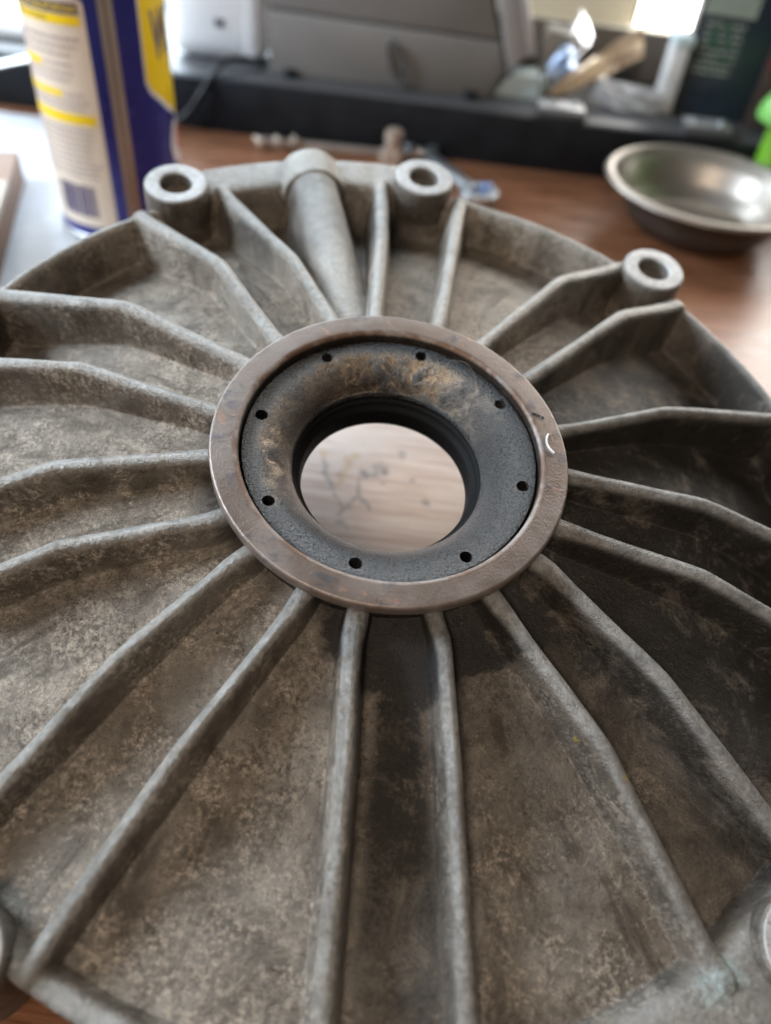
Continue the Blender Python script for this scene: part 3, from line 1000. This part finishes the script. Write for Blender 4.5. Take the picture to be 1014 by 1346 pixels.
tag(sheet('paper_sheet', [(-7.4, 11.75), (-4.9, 11.75), (-2.35, 6.2), (-4.0, 6.0)], 30, 40, 0.0006, PAPER, 0.0004, 3),
    'crumpled white paper sheet lying under the spray can', 'paper')
bxc = empty('small_box', (-5.15 * U, 7.9 * U, 0), 'small brown cardboard box with pale edge left of the white paper', 'box', rotz=0.30)
link_bm('carton', box_bm(0, 0, 0.19 * U, 1.1 * U, 3.2 * U, 0.38 * U, 0.001), BROWNBOX, bxc)
link_bm('lid', box_bm(0, -0.55 * U, 0.425 * U, 1.14 * U, 2.1 * U, 0.09 * U, 0.0008), TAN, bxc)

# ------------------------------------------------------------------ black shelf along the back of the bench
shelf = empty('black_shelf', (0, 12.07 * U, 0), 'long low black shelf running across the back of the bench', 'shelf')
link_bm('front_board', box_bm(0, 0.05 * U, 0.355 * U, 24 * U, 0.10 * U, 0.71 * U, 0.0008), BLACK, shelf)
link_bm('top_board', box_bm(0, 2.05 * U, 0.68 * U, 24 * U, 3.9 * U, 0.09 * U, 0.001), simple('shelf_top_paint', (0.06, 0.06, 0.063), 0.35, 0.0, 0.15, 10), shelf)
link_bm('back_board', box_bm(2.6 * U, 2.55 * U, 1.08 * U, 3.6 * U, 0.10 * U, 0.72 * U, 0.0008), GREY, shelf)


def clip(x, y, rot, lab):
    e = empty('shelf_clip', (x * U, y * U, 0.725 * U), lab, 'clip', 'grey clips on the shelf edge', rot)
    link_bm('clip_base', box_bm(0, 0, 0.05 * U, 0.72 * U, 0.22 * U, 0.10 * U, 0.0008), DKGREY, e)
    link_bm('clip_plate', box_bm(0, 0.14 * U, 0.11 * U, 0.66 * U, 0.34 * U, 0.05 * U, 0.0008), LTGREY, e)
    for s in (-1, 1):
        bm = bmesh.new(); bmesh.ops.create_cone(bm, cap_ends=True, segments=20, radius1=0.05 * U, radius2=0.045 * U, depth=0.05 * U)
        bmesh.ops.translate(bm, verts=bm.verts, vec=(s * 0.2 * U, 0.14 * U, 0.155 * U))
        link_bm('screw', bm, TOOLSTEEL, e)


clip(1.83, 12.25, 0.0, 'grey clip on the shelf edge in front of the crumpled bags')
clip(3.98, 12.25, -0.02, 'grey clip on the shelf edge in front of the dark printed box')

# ------------------------------------------------------------------ grey appliance on the shelf
mach = empty('grey_appliance', (-0.9 * U, 12.6 * U, 0.725 * U), 'grey plastic appliance with slanted side and cable loop on the shelf', 'appliance')


def prism(poly_xz, y0, y1, bev=0.0):
    bm = bmesh.new()
    a = [bm.verts.new((x * U, y0 * U, z * U)) for x, z in poly_xz]
    b = [bm.verts.new((x * U, y1 * U, z * U)) for x, z in poly_xz]
    n = len(a)
    bm.faces.new(a); bm.faces.new(b[::-1])
    for i in range(n): bm.faces.new((a[i], b[i], b[(i + 1) % n], a[(i + 1) % n]))
    bmesh.ops.recalc_face_normals(bm, faces=bm.faces[:])
    if bev: bmesh.ops.bevel(bm, geom=bm.edges[:], offset=bev * U, segments=2, profile=0.5, affect='EDGES')
    return bm


link_bm('lower_panel', prism([(-1.62, 0.0), (1.66, 0.0), (1.86, 0.40), (1.72, 0.74), (-1.68, 0.80)], 0.05, 2.6, 0.03), GREY, mach)
link_bm('upper_panel', prism([(-1.68, 0.825), (1.71, 0.765), (1.30, 1.75), (1.1, 2.3), (-1.76, 2.3)], 0.12, 2.6, 0.03), GREY, mach)
link_bm('side_plate', prism([(1.74, 0.80), (1.90, 0.40), (2.16, 0.66), (1.62, 2.0), (1.36, 2.0)], 0.02, 2.3, 0.03), simple('grey_side', (0.30, 0.29, 0.28), 0.4, 0.2, 0.08, 12), mach)
link_bm('side_trim', prism([(2.16, 0.62), (2.25, 0.66), (1.72, 2.02), (1.63, 2.0)], 0.0, 2.2, 0.015), LTGREY, mach)
pts = []
for k in range(17):
    a = 2 * math.pi * k / 16
    pts.append(Vector(((0.27 + 0.10 * math.cos(a) - 0.10 * math.sin(a)) * U, (-0.02 - 0.02 * math.cos(a)) * U, (0.36 + 0.27 * math.sin(a)) * U)))
vs, fs = tube_mesh(pts, 0.032 * U, 8, 3)
link_mesh('cable_loop', vs, fs, DKGREY, mach)
for x in (-1.3, 1.4):
    bm = bmesh.new(); bmesh.ops.create_cone(bm, cap_ends=True, segments=20, radius1=0.10 * U, radius2=0.10 * U, depth=0.09 * U)
    bmesh.ops.translate(bm, verts=bm.verts, vec=(x * U, -0.02 * U, 0.045 * U))
    link_bm('foot', bm, BLACK, mach)

# white jug in front of the window
jug = empty('white_jug', (-3.35 * U, 13.35 * U, 0.725 * U), 'white plastic container between the spray can and grey appliance', 'container')
bm = box_bm(0, 0, 1.5 * U, 1.45 * U, 0.95 * U, 3.0 * U, 0.012, 4)
link_bm('body', bm, WHITEP, jug)
link_bm('side_rib', box_bm(0.52 * U, -0.47 * U, 1.5 * U, 0.22 * U, 0.10 * U, 2.8 * U, 0.002, 3), WHITEP, jug)
link_bm('label_spot', box_bm(0.05 * U, -0.485 * U, 0.52 * U, 0.14 * U, 0.02 * U, 0.10 * U, 0.0004), DKGREY, jug)

# black cable from the shelf down to the bench
vs, fs = tube_mesh([(-2.62 * U, 12.9 * U, 0.78 * U), (-2.9 * U, 12.62 * U, 0.88 * U), (-3.12 * U, 12.35 * U, 0.88 * U), (-3.35 * U, 12.0 * U, 0.62 * U), (-3.6 * U, 11.93 * U, 0.28 * U), (-3.95 * U, 11.9 * U, 0.05 * U), (-4.6 * U, 11.85 * U, 0.04 * U)], 0.035 * U, 10, 8)
tag(link_mesh('black_cable', vs, fs, CABLE), 'thin black cable hanging over the shelf edge beside the spray can', 'cable')
# pale strip at the left
tag(link_bm('steel_rule', box_bm(-5.66 * U, 12.15 * U, 0.745 * U, 2.2 * U, 0.22 * U, 0.03 * U, 0.0003, 1, Matrix.Rotation(1.0, 3, 'Z')), LTGREY),
    'grey steel strip lying over the shelf edge left of the spray can', 'strip')
tag(link_bm('white_tray', box_bm(-6.9 * U, 13.6 * U, 0.86 * U, 2.6 * U, 1.7 * U, 0.26 * U, 0.004, 3), WHITEP), 'white plastic tray on the shelf at the left behind the can', 'tray')

# ------------------------------------------------------------------ bags, boxes on the right of the shelf
def pouch(name, p0, p1, w0, w1, depth, mat, seed, parent=None, crumple=0.10, nu=26, nv=14):
    """a crumpled flat bag: swept lens section between p0 and p1 (units)."""
    a = Vector(p0) * U; b = Vector(p1) * U
    d = (b - a).normalized(); side = d.cross(Vector((0, 1, 0.25))).normalized(); nrm = side.cross(d)
    g = random.Random(seed)
    ph = [(g.uniform(2, 14), g.uniform(2, 14), g.uniform(0, 6.28)) for _ in range(9)]
    bm = bmesh.new(); rings = []
    for i in range(nu + 1):
        t = i / nu
        w = (w0 + (w1 - w0) * t) * U
        body = math.sin(math.pi * min(max(t, 0.02), 0.98)) ** 0.5
        row = []
        for j in range(2 * nv):
            s = j / nv
            x = 1 - 2 * (s if s <= 1 else 2 - s); front = 1 if s <= 1 else -1
            lens = math.sqrt(max(0.0, 1 - x * x))
            cr = sum(math.sin(q[0] * t + q[1] * x + q[2] + front) for q in ph) / 9
            off = front * lens * depth * U * body * (1 + 1.6 * cr) + crumple * U * 0.5 * cr
            row.append(bm.verts.new(a.lerp(b, t) + side * (x * w * (1 + 0.12 * cr)) + nrm * off))
        rings.append(row)
    m = 2 * nv
    for i in range(nu):
        for j in range(m):
            bm.faces.new((rings[i][j], rings[i][(j + 1) % m], rings[i + 1][(j + 1) % m], rings[i + 1][j]))
    bm.faces.new(rings[0]); bm.faces.new(rings[-1][::-1])
    return link_bm(name, bm, mat, parent, True, 28)


fb = empty('foil_bag', (1.5 * U, 12.95 * U, 0.725 * U), 'crumpled silver and blue foil bag leaning beside the orange wrapper', 'bag')
fb_inv = Matrix.Translation(fb.location).inverted()


def under(o, e):
    o.parent = e
    o.matrix_parent_inverse = Matrix.Translation(e.location).inverted()
    return o


under(pouch('bag_body', (1.50, 12.98, 0.78), (2.20, 14.0, 1.52), 0.10, 0.30, 0.14, FOIL, 5), fb)
under(pouch('blue_band', (1.66, 13.15, 0.93), (1.98, 13.60, 1.27), 0.15, 0.22, 0.16, FOILBLUE, 6), fb)
tag(pouch('orange_wrapper', (1.72, 12.98, 0.80), (3.06, 13.85, 1.44), 0.07, 0.26, 0.12, ORANGE, 9), 'crumpled orange and silver wrapper leaning against the back of the shelf', 'wrapper')
tag(pouch('clear_film', (2.35, 12.95, 0.98), (3.35, 12.85, 0.80), 0.18, 0.26, 0.10, CLEARISH, 12), 'crinkled clear plastic film below the orange wrapper', 'plastic film')
bm = prism([(0.70, 0.0), (1.50, 0.0), (1.44, 0.34), (1.05, 0.30)], 0, 0.5, 0.02)
bmesh.ops.translate(bm, verts=bm.verts, vec=(0.05 * U, 12.86 * U, 0.725 * U))
tag(link_bm('pale_blue_packet', bm, PALEBLUE), 'pale blue packet on the shelf beside the grey appliance', 'packet')
tag(link_bm('grey_pillar_box', box_bm(1.72 * U, 13.75 * U, 1.12 * U, 0.42 * U, 0.5 * U, 0.79 * U, 0.002, 2, Matrix.Rotation(0.14, 3, 'Y')), simple('grey_card', (0.30, 0.29, 0.27), 0.6)),
    'narrow grey carton behind the silver foil bag', 'carton')
wb = empty('white_carton', (3.46 * U, 13.2 * U, 0.725 * U), 'narrow upright white carton left of the dark printed box', 'carton')
link_bm('carton_body', box_bm(0, 0, 0.45 * U, 0.24 * U, 0.4 * U, 0.90 * U, 0.001), simple('offwhite_card', (0.55, 0.54, 0.53), 0.6), wb)
link_bm('carton_lid', box_bm(0.01 * U, 0, 0.97 * U, 0.28 * U, 0.44 * U, 0.13 * U, 0.001), PALEBLUE, wb)

db = empty('dark_box', (4.18 * U, 13.35 * U, 0.725 * U), 'tall dark printed box with rows of pale type at the right', 'box', rotz=-0.12)
link_bm('carton', box_bm(0, 0, 1.3 * U, 1.10 * U, 0.6 * U, 2.6 * U, 0.0008), DARKBOX, db)


def flat_bend(x, z, off): return Vector((x * U, -0.30 * U - off, z * U))


decal('top_band', [rect(-0.52, 0.20, 1.32, 1.60)], PRINTGREY, E1, db, flat_bend, 9)
g = random.Random(8); rows1, rows2 = [], []
for k in range(8):
    z = 1.20 - k * 0.088; x = -0.44; end = 0.12 - 0.03 * g.random()
    while x < end:
        w = g.uniform(.04, .12); (rows1 if g.random() < .75 else rows2).append(rect(x, min(end, x + w), z, z + .042)); x += w + .02
decal('type_rows', rows1, PRINTGREY, E1, db, flat_bend, 9)
decal('green_type', rows2, PRINTGREEN, E1, db, flat_bend, 9)
db2 = empty('brown_box', (5.1 * U, 13.1 * U, 0.725 * U), 'dark brown box with red stripe beside the tall dark box', 'box', rotz=-0.2)
link_bm('carton', box_bm(0, 0, 1.3 * U, 0.75 * U, 0.6 * U, 2.6 * U, 0.0008), DARKBROWN, db2)
decal('red_stripe', [rect(-0.36, 0.36, 0.80, 0.90)], PRINTRED, E1, db2, flat_bend, 9)
decal('green_print', [rect(-0.30, 0.36, 0.95, 1.10)], PRINTGREEN, E1, db2, flat_bend, 9)
decal('pale_print', [[(0.0 + 0.16 * math.cos(a), 1.30 + 0.13 * math.sin(a)) for a in [k * math.pi / 10 for k in range(20)]]], TAN, E2, db2, flat_bend, 9)

# green spray bottle at the right edge
gb = empty('green_bottle', (4.93 * U, 11.75 * U, 0.0), 'bright green plastic bottle at the right edge behind the metal bowl', 'bottle')
cp = rounded([(0.0, 0.0), (0.28, 0.0), (0.30, 0.05), (0.30, 1.00), (0.30, 1.12)], .04, 3)
vs, fs = lathe([(r * U, z * U) for r, z in cp], 48); link_mesh('body', vs, fs, GREENP, gb)
cp = rounded([(0.29, 1.10), (0.52, 1.16), (0.50, 1.32), (0.38, 1.52), (0.30, 1.62)], .05, 3)
vs, fs = lathe([(r * U, z * U) for r, z in cp], 48); link_mesh('shoulder', vs, fs, GREENL, gb)
cp = rounded([(0.30, 1.60), (0.46, 1.62), (0.44, 2.1), (0.0, 2.12)], .04, 3)
vs, fs = lathe([(r * U, z * U) for r, z in cp], 40); link_mesh('cap', vs, fs, DKGREY, gb)

# ------------------------------------------------------------------ metal bowl
bowl = empty('metal_bowl', (3.71 * U, 10.60 * U, 0.001), 'small round metal bowl with rolled rim on the bench', 'bowl')
outer = [(0.0, 0.0), (0.72, 0.0), (0.82, 0.03), (1.00, 0.20), (1.16, 0.50), (1.24, 0.58)]
inner = [(1.22, 0.60), (1.12, 0.50), (0.96, 0.22), (0.80, 0.06), (0.70, 0.035), (0.0, 0.035)]
vs, fs = lathe([(r * U, z * U) for r, z in rounded(outer, .06, 4)], 96); link_mesh('outer_wall', vs, fs, simple('tarnished_steel', (0.10, 0.085, 0.075), 0.5, 0.5, 0.2, 20), bowl)
vs, fs = lathe([(r * U, z * U) for r, z in rounded(inner, .06, 4)], 96); link_mesh('inner_wall', vs, fs, STEEL, bowl)
rimp = rounded([(1.21, 0.59), (1.24, 0.625), (1.33, 0.635), (1.375, 0.60), (1.36, 0.57), (1.24, 0.575)], .02, 3, True)
vs, fs = lathe([(r * U, z * U) for r, z in rimp], 96, True); link_mesh('rolled_rim', vs, fs, STEEL, bowl)

# ------------------------------------------------------------------ small hardware behind the casting
def screw(x, y, rot, L, lab, mat=BRASS, r=0.04, group='screws on the bench behind the casting'):
    e = empty('screw', (x * U, y * U, 0.0), lab, 'screw', group, rot)
    vs, fs = lathe([(0.0, 0.0), (r * 1.9 * U, 0.0), (r * 1.9 * U, 0.07 * U), (r * U, 0.08 * U)], 20)
    R_ = Matrix.Rotation(math.radians(90), 3, 'Y')
    h = link_mesh('head', [R_ @ Vector(v) + Vector((0, 0, r * 1.9 * U)) for v in vs], fs, mat, e)
    prof = [(r * U, 0.08 * U)]
    k = 0.10
    while k < L:
        prof += [(r * 1.0 * U, k * U), (r * 0.75 * U, (k + .025) * U)]; k += 0.05
    prof += [(0.0, (L + .05) * U)]
    vs, fs = lathe(prof, 14)
    link_mesh('shank', [R_ @ Vector(v) + Vector((0, 0, r * 1.9 * U)) for v in vs], fs, mat, e)


screw(-2.40, 11.55, 2.2, 0.34, 'leftmost of three small bright screws on bench behind casting')
screw(-2.16, 11.62, 2.0, 0.34, 'middle of three small bright screws on bench behind casting')
screw(-1.94, 11.70, 1.9, 0.34, 'rightmost of three small bright screws on bench behind casting')
bf = empty('brass_fitting', (-0.53 * U, 11.75 * U, 0), 'small brass fitting standing on the bench near the shelf', 'fitting')
vs, fs = lathe([(0.0, 0.0), (0.20 * U, 0.0), (0.20 * U, 0.16 * U), (0.12 * U, 0.18 * U), (0.12 * U, 0.25 * U), (0.0, 0.26 * U)], 6); link_mesh('hex_base', vs, fs, BRASS, bf, False)
vs, fs = lathe([(0.11 * U, 0.25 * U), (0.14 * U, 0.30 * U), (0.13 * U, 0.42 * U), (0.07 * U, 0.46 * U), (0.0, 0.46 * U)], 24); link_mesh('nipple', vs, fs, BRASS, bf)
tag(link_bm('flat_bar', box_bm(-1.35 * U, 11.85 * U, 0.05 * U, 2.4 * U, 0.16 * U, 0.08 * U, 0.0008, 2, Matrix.Rotation(0.06, 3, 'Z')), simple('dull_bar', (0.34, 0.28, 0.24), 0.4, 0.5)),
    'dull flat metal bar lying on bench between screws and brass fitting', 'bar')
# spanner
wr = empty('spanner', (0.30 * U, 11.4 * U, 0.0), 'bright steel spanner lying behind the far bolt boss', 'spanner', rotz=-1.03)
link_bm('handle', box_bm(0, 0, 0.09 * U, 1.4 * U, 0.20 * U, 0.10 * U, 0.0018, 3), TOOLSTEEL, wr)
for sx in (-1, 1):
    vs, fs = lathe(rounded([(0.14 * U, 0.03 * U), (0.27 * U, 0.03 * U), (0.27 * U, 0.17 * U), (0.14 * U, 0.17 * U)], 0.02 * U, 3, True), 32, True)
    link_mesh('ring_end', [Vector(v) + Vector((sx * 0.85 * U, 0, 0)) for v in vs], fs, TOOLSTEEL, wr)
bl = empty('blue_fitting', (0.84 * U, 10.82 * U, 0), 'tiny shiny blue fitting on bench beside the spanner', 'fitting')
BLUEA = simple('blue_metal', (0.34, 0.46, 0.80), 0.25, 0.8)  # blue base colour over the whole fitting
vs, fs = lathe([(0.0, 0.0), (0.11 * U, 0.0), (0.11 * U, 0.10 * U), (0.0, 0.10 * U)], 6); link_mesh('hex_base', vs, fs, BLUEA, bl, False)
vs, fs = lathe(rounded([(0.09 * U, 0.10 * U), (0.09 * U, 0.20 * U), (0.0, 0.21 * U)], .02 * U, 3), 20); link_mesh('dome', vs, fs, BLUEA, bl)

# ------------------------------------------------------------------ wall with windows behind the bench
WY = 17.0
wall = tag(link_bm('back_wall', box_bm(0.2 * U, (WY + 0.35) * U, -0.5 * U, 34 * U, 0.5 * U, 2.9 * U, 0.001), CREAM), kind='structure')
win = empty('window', (0, WY * U, 0.95 * U), 'bright daylight window with cream frame behind the bench', 'window')
link_bm('pane', box_bm(9.3 * U, 0.30 * U, 6.5 * U, 11.4 * U, 0.04 * U, 13 * U), PANE, win, False)
link_bm('pane', box_bm(-7.0 * U, 0.30 * U, 6.5 * U, 9.6 * U, 0.04 * U, 13 * U), PANEB, win, False)
link_bm('mullion', box_bm(0.70 * U, 0.25 * U, 6.5 * U, 5.6 * U, 0.30 * U, 13 * U, 0.002), CREAM, win)
link_bm('frame_head', box_bm(0.0, 0.25 * U, 13.2 * U, 34 * U, 0.34 * U, 0.4 * U, 0.002), CREAM, win)
link_bm('sill', box_bm(0.0, 0.10 * U, -0.02 * U, 34 * U, 0.8 * U, 0.12 * U, 0.002), CREAM, win)
